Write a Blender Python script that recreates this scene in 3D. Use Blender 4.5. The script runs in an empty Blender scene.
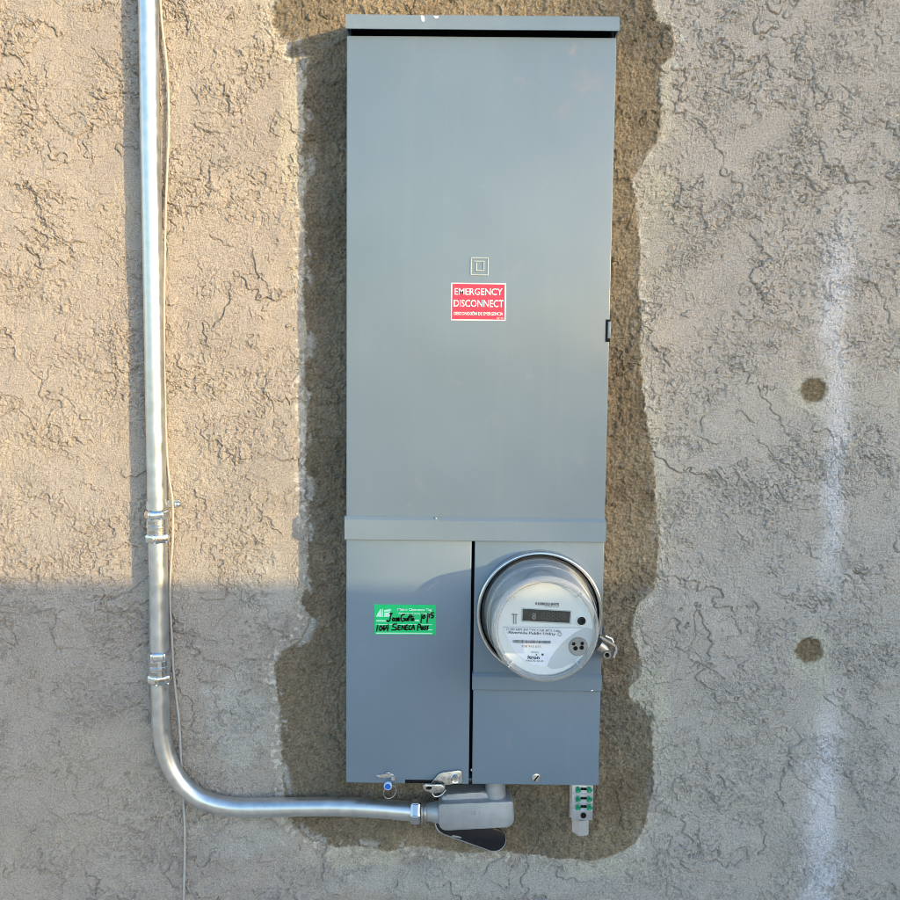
import bpy, bmesh, math, random
import numpy as np
from mathutils import Vector, Matrix
random.seed(4)
rad = math.radians
sc = bpy.context.scene
col = sc.collection

# ------------------------------------------------------------ camera
CAM_H, CAM_D = 1.6, 1.32
PITCH, YAW, ROLL = 4.668, -0.355, -0.597
def _rx(a): c, s = math.cos(a), math.sin(a); return np.array([[1,0,0],[0,c,-s],[0,s,c]])
def _rz(a): c, s = math.cos(a), math.sin(a); return np.array([[c,-s,0],[s,c,0],[0,0,1]])
def _ry(a): c, s = math.cos(a), math.sin(a); return np.array([[c,0,s],[0,1,0],[-s,0,c]])
CR = _rz(-rad(YAW)) @ _rx(-rad(PITCH)) @ _ry(rad(ROLL))
cd = bpy.data.cameras.new('camera'); cd.sensor_width = 36; cd.lens = 36
cd.clip_start = 0.02; cd.clip_end = 3000
cam = bpy.data.objects.new('camera', cd); col.objects.link(cam)
r_, f_, u_ = CR[:,0], CR[:,1], CR[:,2]
cam.matrix_world = Matrix(((r_[0],u_[0],-f_[0],0),(r_[1],u_[1],-f_[1],-CAM_D),(r_[2],u_[2],-f_[2],CAM_H),(0,0,0,1)))
sc.camera = cam

# ------------------------------------------------------------ light
SUN_AZ, SUN_EL = 52.0, 6.3            # degrees to the right of the wall's normal, above the horizon
wd = bpy.data.worlds.new('World'); sc.world = wd; wd.use_nodes = True
nt = wd.node_tree; nt.nodes.clear()
sky = nt.nodes.new('ShaderNodeTexSky'); sky.sky_type = 'NISHITA'; sky.sun_disc = False
sky.sun_elevation = rad(SUN_EL); sky.sun_rotation = rad(180 - SUN_AZ)
sky.air_density = 1.0; sky.dust_density = 1.0; sky.ozone_density = 2.1
bg = nt.nodes.new('ShaderNodeBackground'); bg.inputs['Strength'].default_value = 0.15
wo = nt.nodes.new('ShaderNodeOutputWorld')
nt.links.new(sky.outputs[0], bg.inputs[0]); nt.links.new(bg.outputs[0], wo.inputs[0])
sd = bpy.data.lights.new('sun', 'SUN'); sd.energy = 1.0; sd.angle = rad(0.53); sd.color = (1.0, 0.71, 0.33)
sun = bpy.data.objects.new('sun', sd); col.objects.link(sun)
S = Vector((math.sin(rad(SUN_AZ))*math.cos(rad(SUN_EL)), -math.cos(rad(SUN_AZ))*math.cos(rad(SUN_EL)), math.sin(rad(SUN_EL))))
sun.rotation_euler = S.to_track_quat('Z', 'Y').to_euler(); sun.location = (6, -6, 6)
sc.view_settings.view_transform = 'Standard'; sc.view_settings.look = 'None'
sc.cycles.filter_width = 0.85
sc.cycles.use_denoising = True
sc.view_settings.exposure = 2.32; sc.view_settings.gamma = 1.0

# ------------------------------------------------------------ helpers
def W(px, py, d=0.0):
    """point of the plane y=-d that the photograph shows at pixel (px,py) of 900"""
    v = CR @ np.array([(px-450)/900.0, 1.0, (450-py)/900.0])
    t = (CAM_D - d)/v[1]
    return Vector((v[0]*t, -d, CAM_H + v[2]*t))
ORG = {}
def reg(o, org): ORG[o.name] = org
def tag(o, label=None, cat=None, group=None, kind=None):
    if label: o['label'] = label
    if cat: o['category'] = cat
    if group: o['group'] = group
    if kind: o['kind'] = kind
    return o
def thing(name, label, cat, loc, group=None):
    o = bpy.data.objects.new(name, None); col.objects.link(o); o.location = loc
    o.empty_display_size = 0.02
    reg(o, Vector(loc)); return tag(o, label, cat, group)
def smooth(me, ang=35):
    me.shade_smooth()
    try: me.set_sharp_from_angle(angle=rad(ang))
    except Exception: pass
def mk(name, bm, mat, parent=None, org=None, sm=True, ang=35):
    """link bm (world coordinates) as one mesh object"""
    if parent is not None: org = ORG[parent.name]
    elif org is None: org = Vector((0,0,0))
    org = Vector(org)
    bmesh.ops.translate(bm, verts=bm.verts, vec=-org)
    bmesh.ops.recalc_face_normals(bm, faces=bm.faces)
    me = bpy.data.meshes.new(name); bm.to_mesh(me); bm.free()
    if isinstance(mat, (list, tuple)):
        for m in mat: me.materials.append(m)
    else: me.materials.append(mat)
    if sm: smooth(me, ang)
    o = bpy.data.objects.new(name, me); col.objects.link(o)
    if parent is not None: o.parent = parent
    else: o.location = org
    reg(o, org); return o
def BM(): return bmesh.new()
def box(bm, x0, x1, y0, y1, z0, z1, bev=0.0, seg=2):
    r = bmesh.ops.create_cube(bm, size=1.0)
    for v in r['verts']:
        v.co = Vector(((x0+x1)/2 + v.co.x*(x1-x0), (y0+y1)/2 + v.co.y*(y1-y0), (z0+z1)/2 + v.co.z*(z1-z0)))
    if bev > 0:
        es = list({e for v in r['verts'] for e in v.link_edges})
        bmesh.ops.bevel(bm, geom=es, offset=bev, segments=seg, affect='EDGES', profile=0.5)
    return bm
def lathe(bm, c, prof, axis=(0,-1,0), n=96, close=False, ang0=0, sides=None):
    """prof: (radius, distance along axis) about centre c"""
    A = Vector(axis).normalized(); B = A.orthogonal().normalized(); Cc = A.cross(B)
    n = sides or n; rings = []
    for r, h in prof:
        if r < 1e-7: rings.append([bm.verts.new(Vector(c)+A*h)]); continue
        rings.append([bm.verts.new(Vector(c)+A*h+(B*math.cos(ang0+2*math.pi*k/n)+Cc*math.sin(ang0+2*math.pi*k/n))*r) for k in range(n)])
    for a, b in zip(rings[:-1], rings[1:]):
        for k in range(n):
            k2 = (k+1) % n
            if len(a) == 1 and len(b) == 1: continue
            if len(a) == 1: bm.faces.new((a[0], b[k], b[k2]))
            elif len(b) == 1: bm.faces.new((a[k], a[k2], b[0]))
            else: bm.faces.new((a[k], a[k2], b[k2], b[k]))
    return bm
def spline(pts, n=8):
    P = [Vector(p) for p in pts]; P = [P[0]*2-P[1]] + P + [P[-1]*2-P[-2]]
    out = []
    for i in range(1, len(P)-2):
        for k in range(n):
            t = k/n; a, b, c, d = P[i-1], P[i], P[i+1], P[i+2]
            out.append(0.5*((2*b)+(c-a)*t+(2*a-5*b+4*c-d)*t*t+(3*b-a-3*c+d)*t*t*t))
    out.append(P[-2]); return out
def tube(bm, pts, r, n=16, caps=True):
    pts = [Vector(p) for p in pts]; rings = []
    T = (pts[1]-pts[0]).normalized(); N = T.orthogonal().normalized()
    for i, p in enumerate(pts):
        t = (pts[min(i+1, len(pts)-1)]-pts[max(i-1, 0)]).normalized()
        N = (N - t*N.dot(t)).normalized(); B = t.cross(N)
        rr = r[i] if isinstance(r, (list, tuple)) else r
        rings.append([bm.verts.new(p+(N*math.cos(2*math.pi*k/n)+B*math.sin(2*math.pi*k/n))*rr) for k in range(n)])
    for a, b in zip(rings[:-1], rings[1:]):
        for k in range(n): bm.faces.new((a[k], a[(k+1) % n], b[(k+1) % n], b[k]))
    if caps: bm.faces.new(rings[0][::-1]); bm.faces.new(rings[-1])
    return bm
def prism(bm, pts, dvec, bev=0.0, seg=2):
    """closed outline of world points pushed along dvec"""
    a = [bm.verts.new(Vector(p)) for p in pts]; b = [bm.verts.new(Vector(p)+Vector(dvec)) for p in pts]
    f0 = bm.faces.new(a); f1 = bm.faces.new(b[::-1]); n = len(a); fs = [f0, f1]
    for k in range(n): fs.append(bm.faces.new((a[k], b[k], b[(k+1) % n], a[(k+1) % n])))
    if bev > 0:
        es = list({e for f in (f0,) for e in f.edges})
        bmesh.ops.bevel(bm, geom=es, offset=bev, segments=seg, affect='EDGES', profile=0.5)
    return bm
def polyd(bm, pix, d_front, d_back, bev=0.0, seg=2):
    return prism(bm, [W(x, y, d_front) for x, y in pix], (0, d_front-d_back, 0), bev, seg)
def text_fit(name, s, x0, y0, x1, y1, d, mat, parent, rot=0.0, bold=0.0, shear=0.0, th=0.0):
    cu = bpy.data.curves.new(name, 'FONT'); cu.body = s; cu.offset = bold; cu.shear = shear
    cu.resolution_u = 3; cu.fill_mode = 'FRONT'
    t = bpy.data.objects.new('tmp', cu); col.objects.link(t)
    dg = bpy.context.evaluated_depsgraph_get()
    me = bpy.data.meshes.new_from_object(t.evaluated_get(dg))
    bpy.data.objects.remove(t); bpy.data.curves.remove(cu)
    v = np.array([q.co[:] for q in me.vertices]); mn, mx = v.min(0), v.max(0)
    c = W((x0+x1)/2, (y0+y1)/2, d); sx = (W(x1, (y0+y1)/2, d)-W(x0, (y0+y1)/2, d)).length
    sz = (W((x0+x1)/2, y1, d)-W((x0+x1)/2, y0, d)).length
    cr, sr = math.cos(rot), math.sin(rot); org = ORG[parent.name]
    for q in me.vertices:
        a = ((q.co.x-mn[0])/(mx[0]-mn[0])-.5)*sx; b = ((q.co.y-mn[1])/(mx[1]-mn[1])-.5)*sz
        q.co = Vector((c.x + a*cr + b*sr, c.y, c.z - a*sr + b*cr)) - org
    me.materials.clear(); me.materials.append(mat); me.name = name
    o = bpy.data.objects.new(name, me); col.objects.link(o); o.parent = parent; reg(o, org)
    return o

# ------------------------------------------------------------ materials
def mat(name, color, rough=0.5, metal=0.0, spec=0.5, var=0.0, vscale=30, bump=0.0, bscale=400, coat=0.0, rvar=0.0, tint=None, detail=4):
    m = bpy.data.materials.new(name); m.use_nodes = True; t = m.node_tree; b = t.nodes['Principled BSDF']
    b.inputs['Base Color'].default_value = (*color, 1); b.inputs['Roughness'].default_value = rough
    b.inputs['Metallic'].default_value = metal; b.inputs['Specular IOR Level'].default_value = spec
    b.inputs['Coat Weight'].default_value = coat
    tc = t.nodes.new('ShaderNodeTexCoord')
    if var > 0:
        n = t.nodes.new('ShaderNodeTexNoise'); n.inputs['Scale'].default_value = vscale; n.inputs['Detail'].default_value = detail
        t.links.new(tc.outputs['Object'], n.inputs['Vector'])
        r = t.nodes.new('ShaderNodeMapRange'); r.inputs[1].default_value = .3; r.inputs[2].default_value = .7
        t.links.new(n.outputs[0], r.inputs[0])
        x = t.nodes.new('ShaderNodeMix'); x.data_type = 'RGBA'
        c2 = tint or tuple(max(0, c*(1-var)) for c in color)
        x.inputs['A'].default_value = (*c2, 1); x.inputs['B'].default_value = (*[min(1, c*(1+(0 if tint else var))) for c in color], 1)
        t.links.new(r.outputs[0], x.inputs['Factor']); t.links.new(x.outputs['Result'], b.inputs['Base Color'])
        if rvar > 0:
            q = t.nodes.new('ShaderNodeMapRange'); q.inputs[1].default_value = .3; q.inputs[2].default_value = .7
            q.inputs[3].default_value = rough-rvar; q.inputs[4].default_value = rough+rvar
            t.links.new(n.outputs[0], q.inputs[0]); t.links.new(q.outputs[0], b.inputs['Roughness'])
    if bump > 0:
        n2 = t.nodes.new('ShaderNodeTexNoise'); n2.inputs['Scale'].default_value = bscale; n2.inputs['Detail'].default_value = 3
        t.links.new(tc.outputs['Object'], n2.inputs['Vector'])
        bp = t.nodes.new('ShaderNodeBump'); bp.inputs['Strength'].default_value = 1.0; bp.inputs['Distance'].default_value = bump
        t.links.new(n2.outputs[0], bp.inputs['Height']); t.links.new(bp.outputs[0], b.inputs['Normal'])
    return m

def wall_mat(name, grain, bump, spec_dark):
    m = bpy.data.materials.new(name); m.use_nodes = True; t = m.node_tree; b = t.nodes['Principled BSDF']
    b.inputs['Roughness'].default_value = 0.95; b.inputs['Specular IOR Level'].default_value = 0.15
    at = t.nodes.new('ShaderNodeAttribute'); at.attribute_name = 'tint'
    tc = t.nodes.new('ShaderNodeTexCoord')
    n = t.nodes.new('ShaderNodeTexNoise'); n.inputs['Scale'].default_value = 520; n.inputs['Detail'].default_value = 3; n.inputs['Roughness'].default_value = .7
    t.links.new(tc.outputs['Object'], n.inputs['Vector'])
    r = t.nodes.new('ShaderNodeMapRange'); r.inputs[1].default_value = .3; r.inputs[2].default_value = .7
    r.inputs[3].default_value = 1-grain; r.inputs[4].default_value = 1+grain
    t.links.new(n.outputs[0], r.inputs[0])
    v = t.nodes.new('ShaderNodeTexVoronoi'); v.inputs['Scale'].default_value = 260
    t.links.new(tc.outputs['Object'], v.inputs['Vector'])
    r2 = t.nodes.new('ShaderNodeMapRange'); r2.inputs[1].default_value = .10; r2.inputs[2].default_value = .30
    r2.inputs[3].default_value = spec_dark; r2.inputs[4].default_value = 1.0
    t.links.new(v.outputs['Distance'], r2.inputs[0])
    mu = t.nodes.new('ShaderNodeMath'); mu.operation = 'MULTIPLY'
    t.links.new(r.outputs[0], mu.inputs[0]); t.links.new(r2.outputs[0], mu.inputs[1])
    x = t.nodes.new('ShaderNodeVectorMath'); x.operation = 'SCALE'
    t.links.new(at.outputs['Color'], x.inputs[0]); t.links.new(mu.outputs[0], x.inputs['Scale'])
    t.links.new(x.outputs[0], b.inputs['Base Color'])
    n2 = t.nodes.new('ShaderNodeTexNoise'); n2.inputs['Scale'].default_value = 420; n2.inputs['Detail'].default_value = 5; n2.inputs['Roughness'].default_value = .75
    t.links.new(tc.outputs['Object'], n2.inputs['Vector'])
    bp = t.nodes.new('ShaderNodeBump'); bp.inputs['Strength'].default_value = 1.0; bp.inputs['Distance'].default_value = bump
    t.links.new(n2.outputs[0], bp.inputs['Height']); t.links.new(bp.outputs[0], b.inputs['Normal'])
    return m
M_ST = wall_mat('stucco', .30, .0034, .62)
M_MO = wall_mat('mortar', .34, .0040, .55)

def paint_mat(name, color, rust=0.0):
    m = mat(name, color, rough=.36, spec=.5, var=.05, vscale=7, bump=.00010, bscale=160, rvar=.04)
    t = m.node_tree; b = t.nodes['Principled BSDF']
    tc = [n for n in t.nodes if n.type == 'TEX_COORD'][0]
    # fine dust specks and a few faint rusty smears
    src = b.inputs['Base Color'].links[0].from_socket
    n = t.nodes.new('ShaderNodeTexNoise'); n.inputs['Scale'].default_value = 22; n.inputs['Detail'].default_value = 9; n.inputs['Roughness'].default_value = .75
    t.links.new(tc.outputs['Object'], n.inputs['Vector'])
    r = t.nodes.new('ShaderNodeMapRange'); r.inputs[1].default_value = .60; r.inputs[2].default_value = .78; r.inputs[4].default_value = .35+rust
    t.links.new(n.outputs[0], r.inputs[0])
    b.inputs['Coat Weight'].default_value = .35; b.inputs['Coat Roughness'].default_value = .22
    bp0 = [q for q in t.nodes if q.type == 'BUMP'][0]
    nl = t.nodes.new('ShaderNodeTexNoise'); nl.inputs['Scale'].default_value = 5.5; nl.inputs['Detail'].default_value = 1
    t.links.new(tc.outputs['Object'], nl.inputs['Vector'])
    bl = t.nodes.new('ShaderNodeBump'); bl.inputs['Distance'].default_value = .0055; t.links.new(nl.outputs[0], bl.inputs['Height'])
    t.links.new(bl.outputs[0], bp0.inputs['Normal']); t.links.new(bl.outputs[0], b.inputs['Coat Normal'])
    for (sx, sz, sr, sa) in ((574, 50, 7, .25), (586, 88, 28, .10), (560, 110, 16, .07), (512, 268, 14, .10), (432, 45, 12, .05), (540, 560, 12, .05)):
        p = W(sx, sz, F)
        sv = t.nodes.new('ShaderNodeVectorMath'); sv.operation = 'DISTANCE'; sv.inputs[1].default_value = (p.x, p.y, p.z-Z_BOT)
        t.links.new(tc.outputs['Object'], sv.inputs[0])
        sm_ = t.nodes.new('ShaderNodeMapRange'); sm_.inputs[1].default_value = sr/715; sm_.inputs[2].default_value = 0; sm_.inputs[4].default_value = 1
        t.links.new(sv.outputs['Value'], sm_.inputs[0])
        ns = t.nodes.new('ShaderNodeTexNoise'); ns.inputs['Scale'].default_value = 55; ns.inputs['Detail'].default_value = 6; t.links.new(tc.outputs['Object'], ns.inputs['Vector'])
        nr = t.nodes.new('ShaderNodeMapRange'); nr.inputs[1].default_value = .45; nr.inputs[2].default_value = .7; nr.inputs[4].default_value = sa*2; t.links.new(ns.outputs[0], nr.inputs[0])
        mm = t.nodes.new('ShaderNodeMath'); mm.operation = 'MULTIPLY'; t.links.new(sm_.outputs[0], mm.inputs[0]); t.links.new(nr.outputs[0], mm.inputs[1])
        mx = t.nodes.new('ShaderNodeMix'); mx.data_type = 'RGBA'; mx.inputs['B'].default_value = (.42, .30, .24, 1)
        t.links.new(mm.outputs[0], mx.inputs['Factor']); t.links.new(src, mx.inputs['A']); src = mx.outputs['Result']
    # faint dusty rain runs and fine scuffs
    for (msc, lo, hi, amt, colr, dt) in (((70, 70, 2.2), .52, .78, .045, (.34, .36, .37, 1), 3),):
        mp_ = t.nodes.new('ShaderNodeMapping'); mp_.inputs['Scale'].default_value = msc; t.links.new(tc.outputs['Object'], mp_.inputs['Vector'])
        nn = t.nodes.new('ShaderNodeTexNoise'); nn.inputs['Scale'].default_value = 1; nn.inputs['Detail'].default_value = dt; t.links.new(mp_.outputs[0], nn.inputs['Vector'])
        rr = t.nodes.new('ShaderNodeMapRange'); rr.inputs[1].default_value = lo; rr.inputs[2].default_value = hi; rr.inputs[4].default_value = amt; t.links.new(nn.outputs[0], rr.inputs[0])
        mx = t.nodes.new('ShaderNodeMix'); mx.data_type = 'RGBA'; mx.inputs['B'].default_value = colr
        t.links.new(rr.outputs[0], mx.inputs['Factor']); t.links.new(src, mx.inputs['A']); src = mx.outputs['Result']
    x = t.nodes.new('ShaderNodeMix'); x.data_type = 'RGBA'; x.inputs['B'].default_value = (.33, .31, .30, 1)
    t.links.new(r.outputs[0], x.inputs['Factor']); t.links.new(src, x.inputs['A']); t.links.new(x.outputs['Result'], b.inputs['Base Color'])
    return m
M_IN = mat('dark_inside', (.012, .013, .014), rough=.9, spec=.1)
M_GALV = mat('galvanised_steel', (.62, .65, .68), rough=.34, metal=.93, var=.12, vscale=60, rvar=.07, bump=.00006, bscale=120)
M_ZINC = mat('bright_zinc', (.72, .75, .78), rough=.20, metal=1, var=.12, vscale=200, rvar=.06)
M_ALU = mat('cast_aluminium', (.40, .43, .47), rough=.48, metal=.55, var=.10, vscale=80, bump=.00025, bscale=700)
M_LUG = mat('milled_aluminium', (.62, .66, .72), rough=.34, metal=.8, var=.10, vscale=300)
M_RING = mat('ring_steel', (.66, .67, .68), rough=.22, metal=1, var=.08, vscale=90, rvar=.05)
M_WIRE = mat('cable_sheath', (.42, .415, .41), rough=.6, var=.10, vscale=150)
M_RUB = mat('black_gasket', (.008, .009, .014), rough=.22, var=.3, vscale=80, bump=.0002, bscale=300)
M_GREEN = mat('green_screw', (.01, .27, .14), rough=.25, metal=.3, var=.3, vscale=500)
M_RED = mat('red_print', (.78, .035, .085), rough=.4, var=.04, vscale=60)
M_WHITE = mat('white_print', (.85, .84, .86), rough=.45)
M_TAG = mat('green_tag', (.0, .60, .19), rough=.38, var=.06, vscale=90)
M_MINT = mat('pale_print', (.62, .92, .78), rough=.45)
M_INK = mat('black_ink', (.010, .012, .010), rough=.5)
M_GREY_INK = mat('grey_print', (.12, .13, .16), rough=.6)
M_FACE = mat('meter_face', (.78, .82, .84), rough=.45, var=.03, vscale=40)
M_PLATE = mat('meter_plate', (.84, .86, .95), rough=.35)
M_LOWER = mat('meter_lower_face', (.56, .60, .64), rough=.5)
M_LCD = mat('display_glass', (.035, .04, .038), rough=.25, var=.3, vscale=150)
M_SEG = mat('display_digit', (.062, .06, .05), rough=.4)
M_BARREL = mat('meter_barrel', (.68, .69, .70), rough=.5, var=.08, vscale=60)
M_PORT = mat('port_plastic', (.30, .29, .28), rough=.5, var=.1, vscale=200)
M_BLUE = mat('blue_plastic', (.01, .14, .62), rough=.3)
M_CLEARP = mat('pale_blue_plastic', (.45, .58, .85), rough=.25)
M_NICK = mat('worn_nickel', (.42, .40, .38), rough=.38, metal=.9, var=.15, vscale=200, bump=.0001, bscale=500)
M_HASP = mat('hasp_steel', (.60, .60, .61), rough=.28, metal=1, var=.25, vscale=160, rvar=.1)
def glass_mat(name, haze, facing):
    m = bpy.data.materials.new(name); m.use_nodes = True; t = m.node_tree; t.nodes.clear()
    o = t.nodes.new('ShaderNodeOutputMaterial'); tr = t.nodes.new('ShaderNodeBsdfTransparent'); tr.inputs[0].default_value = (.94, .95, .95, 1)
    di = t.nodes.new('ShaderNodeBsdfPrincipled'); di.inputs['Base Color'].default_value = (.72, .73, .74, 1); di.inputs['Roughness'].default_value = .18
    gl = t.nodes.new('ShaderNodeBsdfGlossy'); gl.inputs['Roughness'].default_value = .05
    lw = t.nodes.new('ShaderNodeLayerWeight'); lw.inputs['Blend'].default_value = .35
    mr = t.nodes.new('ShaderNodeMapRange'); mr.inputs[3].default_value = haze; mr.inputs[4].default_value = facing
    t.links.new(lw.outputs['Facing'], mr.inputs[0])
    a = t.nodes.new('ShaderNodeMixShader'); t.links.new(mr.outputs[0], a.inputs[0]); t.links.new(tr.outputs[0], a.inputs[1]); t.links.new(di.outputs[0], a.inputs[2])
    fr = t.nodes.new('ShaderNodeFresnel'); fr.inputs['IOR'].default_value = 1.5
    c = t.nodes.new('ShaderNodeMixShader'); t.links.new(fr.outputs[0], c.inputs[0]); t.links.new(a.outputs[0], c.inputs[1]); t.links.new(gl.outputs[0], c.inputs[2])
    t.links.new(c.outputs[0], o.inputs[0]); return m
M_GLASS = glass_mat('clear_cover', .01, .30)
M_FRONT = glass_mat('clear_cover_front', .0, .12)
M_RIM = glass_mat('clear_cover_rim', .30, .85)

# ------------------------------------------------------------ numpy noise for the wall relief
_rng = np.random.RandomState(7)
_perm = np.concatenate([_rng.permutation(1024)]*2).astype(np.int32)
_ang = _rng.rand(1024)*2*np.pi; _gx = np.cos(_ang).astype(np.float32); _gz = np.sin(_ang).astype(np.float32)
def pn(x, z, seed=0):
    x = (x+seed*17.31).astype(np.float32); z = (z+seed*9.77).astype(np.float32)
    xi = np.floor(x).astype(np.int32); zi = np.floor(z).astype(np.int32); xf = x-xi; zf = z-zi
    u = xf*xf*xf*(xf*(xf*6-15)+10); v = zf*zf*zf*(zf*(zf*6-15)+10)
    def g(a, b, fx, fz):
        h = _perm[(_perm[a & 1023] + b) & 1023]
        return _gx[h]*fx+_gz[h]*fz
    n00 = g(xi, zi, xf, zf); n10 = g(xi+1, zi, xf-1, zf); n01 = g(xi, zi+1, xf, zf-1); n11 = g(xi+1, zi+1, xf-1, zf-1)
    return ((n00*(1-u)+n10*u)*(1-v)+(n01*(1-u)+n11*u)*v)*1.5
def fbm(x, z, o=4, seed=0, g=.5):
    s = 0; a = 1.0; n = 0
    for k in range(o):
        s = s+a*pn(x*2**k, z*2**k, seed+k*3); n += a; a *= g
    return s/n
def ss(a, b, x):
    t = np.clip((x-a)/(b-a), 0, 1); return t*t*(3-2*t)
def sdist(X, Z, poly):
    """signed distance (m) to a closed outline, negative inside"""
    P = np.array(poly); d2 = np.full(X.shape, 1e9, np.float32); ins = np.zeros(X.shape, bool)
    for i in range(len(P)):
        a = P[i]; b = P[(i+1) % len(P)]; e = b-a; L = (e**2).sum()+1e-12
        t = np.clip(((X-a[0])*e[0]+(Z-a[1])*e[1])/L, 0, 1)
        d2 = np.minimum(d2, (X-a[0]-t*e[0])**2+(Z-a[1]-t*e[1])**2)
        c = ((a[1] > Z) != (b[1] > Z))
        xc = a[0]+(Z-a[1])/(b[1]-a[1]+1e-12)*e[0]
        ins ^= c & (X < xc)
    d = np.sqrt(d2); return np.where(ins, -d, d)

# the panel, in metres
BX0, BX1 = -0.1535, 0.2116
ZC = 1.6
Z_TOP = ZC+.4571; Z_BOT = ZC-.5877
F = 0.062
def zr(px, py, d=F): return W(px, py, d).z
def xr(px, py, d=F): return W(px, py, d).x

M_PAINT = paint_mat('grey_paint', (.158, .219, .288))
M_PAINT2 = paint_mat('grey_paint_trim', (.168, .229, .297), .1)

# ------------------------------------------------------------ the wall
def steps(lo, hi, st, far_lo, far_hi):
    a = list(np.arange(lo, hi, st)); s = st; left = []; x = lo
    while x > far_lo: s *= 1.5; x = max(far_lo, x-s); left.append(x)
    s = st; right = []; x = a[-1]
    while x < far_hi: s *= 1.5; x = min(far_hi, x+s); right.append(x)
    return np.array(left[::-1]+a+right, np.float64)
def pixpoly(pts): return [(W(x, y, 0).x, W(x, y, 0).z) for x, y in pts]
PATCH = [(272,-60),(276,0),(272,22),(281,38),(292,42),(290,55),(300,64),(306,80),(303,100),(305,125),(302,150),(308,175),(303,200),
 (306,240),(303,290),(306,330),(304,380),(307,430),(305,480),(308,540),(307,575),(302,600),(310,620),(300,640),(283,650),(275,665),(277,690),
 (281,720),(282,760),(284,790),(286,812),(296,828),(312,840),(335,846),(365,846),(390,851),(410,845),(440,849),(470,853),(500,850),(530,854),(560,858),
 (588,860),(608,857),(625,850),(636,842),(645,825),(650,800),(653,785),(653,753),(651,717),(640,706),(630,698),(628,688),(638,678),(643,662),(633,640),(632,617),
 (640,602),(653,590),(657,567),(659,533),(655,495),(654,466),(650,435),(644,405),(641,370),(641,330),(638,290),(640,250),(637,215),(635,195),(631,180),(640,168),(647,153),
 (658,142),(661,120),(659,95),(661,66),(671,58),(674,45),(671,28),(658,20),(652,0),(655,-60)]
SPOTS = [(813,390,13.5), (809,650,14.0)]

gx = steps(-.75, .77, .0013, -5.0, 5.0); gz = steps(ZC-.86, ZC+.62, .0013, -.05, 2.9)
X, Z = np.meshgrid(gx, gz); X = X.astype(np.float32); Z = Z.astype(np.float32)
dense = ((X > -.95) & (X < .95) & (Z > ZC-1.1) & (Z < ZC+.7))
jx = .0040*fbm(X*60, Z*60, 3, 50)+.0035*fbm(X*220, Z*220, 2, 55)
sdp = sdist(X+jx, Z+jx*.8, pixpoly(PATCH))
sds = np.full(X.shape, 9., np.float32)
spots = []
for (px, py, r) in SPOTS:
    c = W(px, py, 0); q = np.sqrt((X-c.x)**2*1.0+(Z-c.z)**2*1.15)-r/682*(1+.14*pn(X*60, Z*60, 70)+.14*pn(X*150, Z*150, 71))
    spots.append(q); sds = np.minimum(sds, q)
# stucco relief: skip-trowel laps, each a sharp ledge facing down-left that fades up-right
def ledges(X, Z, sc_, k, dirx, dirz, seed, warp=.35, octv=3, crevk=.95):
    wx = X+warp/sc_*fbm(X*sc_*1.7, Z*sc_*1.7, 3, seed+20)+.12/sc_*fbm(X*sc_*6, Z*sc_*6, 2, seed+25)+.0016*pn(X*210, Z*210, seed+26)
    wz = Z+warp/sc_*fbm(X*sc_*1.7, Z*sc_*1.7, 3, seed+30)+.12/sc_*fbm(X*sc_*6, Z*sc_*6, 2, seed+35)+.0016*pn(X*210, Z*210, seed+36)
    t = k*fbm(wx*sc_, wz*sc_, octv, seed)+(wx*dirx+wz*dirz)*sc_
    fr = t-np.floor(t)
    h = (1-fr)
    gr = np.gradient(t, axis=0)**2+np.gradient(t, axis=1)**2
    gw = np.sqrt(gr)+1e-4         # change of t per grid cell: keeps ledges and their undercut one or two cells wide
    up = ss(0, 1.0, fr/gw)
    crev = np.exp(-((fr/gw-.3)/.85)**2)+np.exp(-(((1-fr)/gw+.5)/.9)**2)
    return h*up-crevk*np.clip(crev, 0, 1), np.floor(t)
def make_relief(X, Z):
    l1, i1 = ledges(X, Z, 11, 1.35, .75, .70, 1)
    l2, i2 = ledges(X, Z, 24, 1.6, .55, .50, 5, .5)
    l3, i3 = ledges(X, Z, 78, 1.7, .45, .4, 9, .5)
    m1 = ss(-.06, .22, pn(X*9+i1*3.1, Z*9, 3)+.35*pn(X*34, Z*34, 4))
    m2 = ss(-.02, .25, pn(X*13+i2*2.3, Z*13, 6)+.4*pn(X*50, Z*50, 8))
    m3 = ss(-.08, .20, fbm(X*11, Z*11, 3, 12)+.12*pn(X*60, Z*60, 13))
    n1 = pn(X*165, Z*165, 14)+.5*pn(X*330, Z*330, 15)
    lumps = ss(.12, .26, n1)*ss(-.12, .15, fbm(X*10, Z*10, 3, 16))
    n2 = pn(X*150+.5*pn(X*300, Z*300, 18), Z*170, 17)
    pits = ss(.28, .36, n2)*ss(-.15, .10, fbm(X*7, Z*7, 3, 19))
    flat = 1-.62*ss(.04, .20, fbm(X*7.5+.4*pn(X*30, Z*30, 27), Z*9.5, 3, 28))      # trowel-smoothed places
    h = .0026*l1*m1+.0020*l2*m2*(.35+.65*flat)+.0014*l3*m3*flat+.0012*lumps*(.3+.7*flat)-.0020*pits*flat
    h = h+.0026*fbm(X*9, Z*9, 2, 29)+.0009*fbm(X*22, Z*22, 3, 21)+(.00024+.00014*flat)*pn(X*330, Z*330, 23)+.00030*pn(X*170, Z*170, 24)*flat
    return h
hs = make_relief(X, Z)
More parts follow.
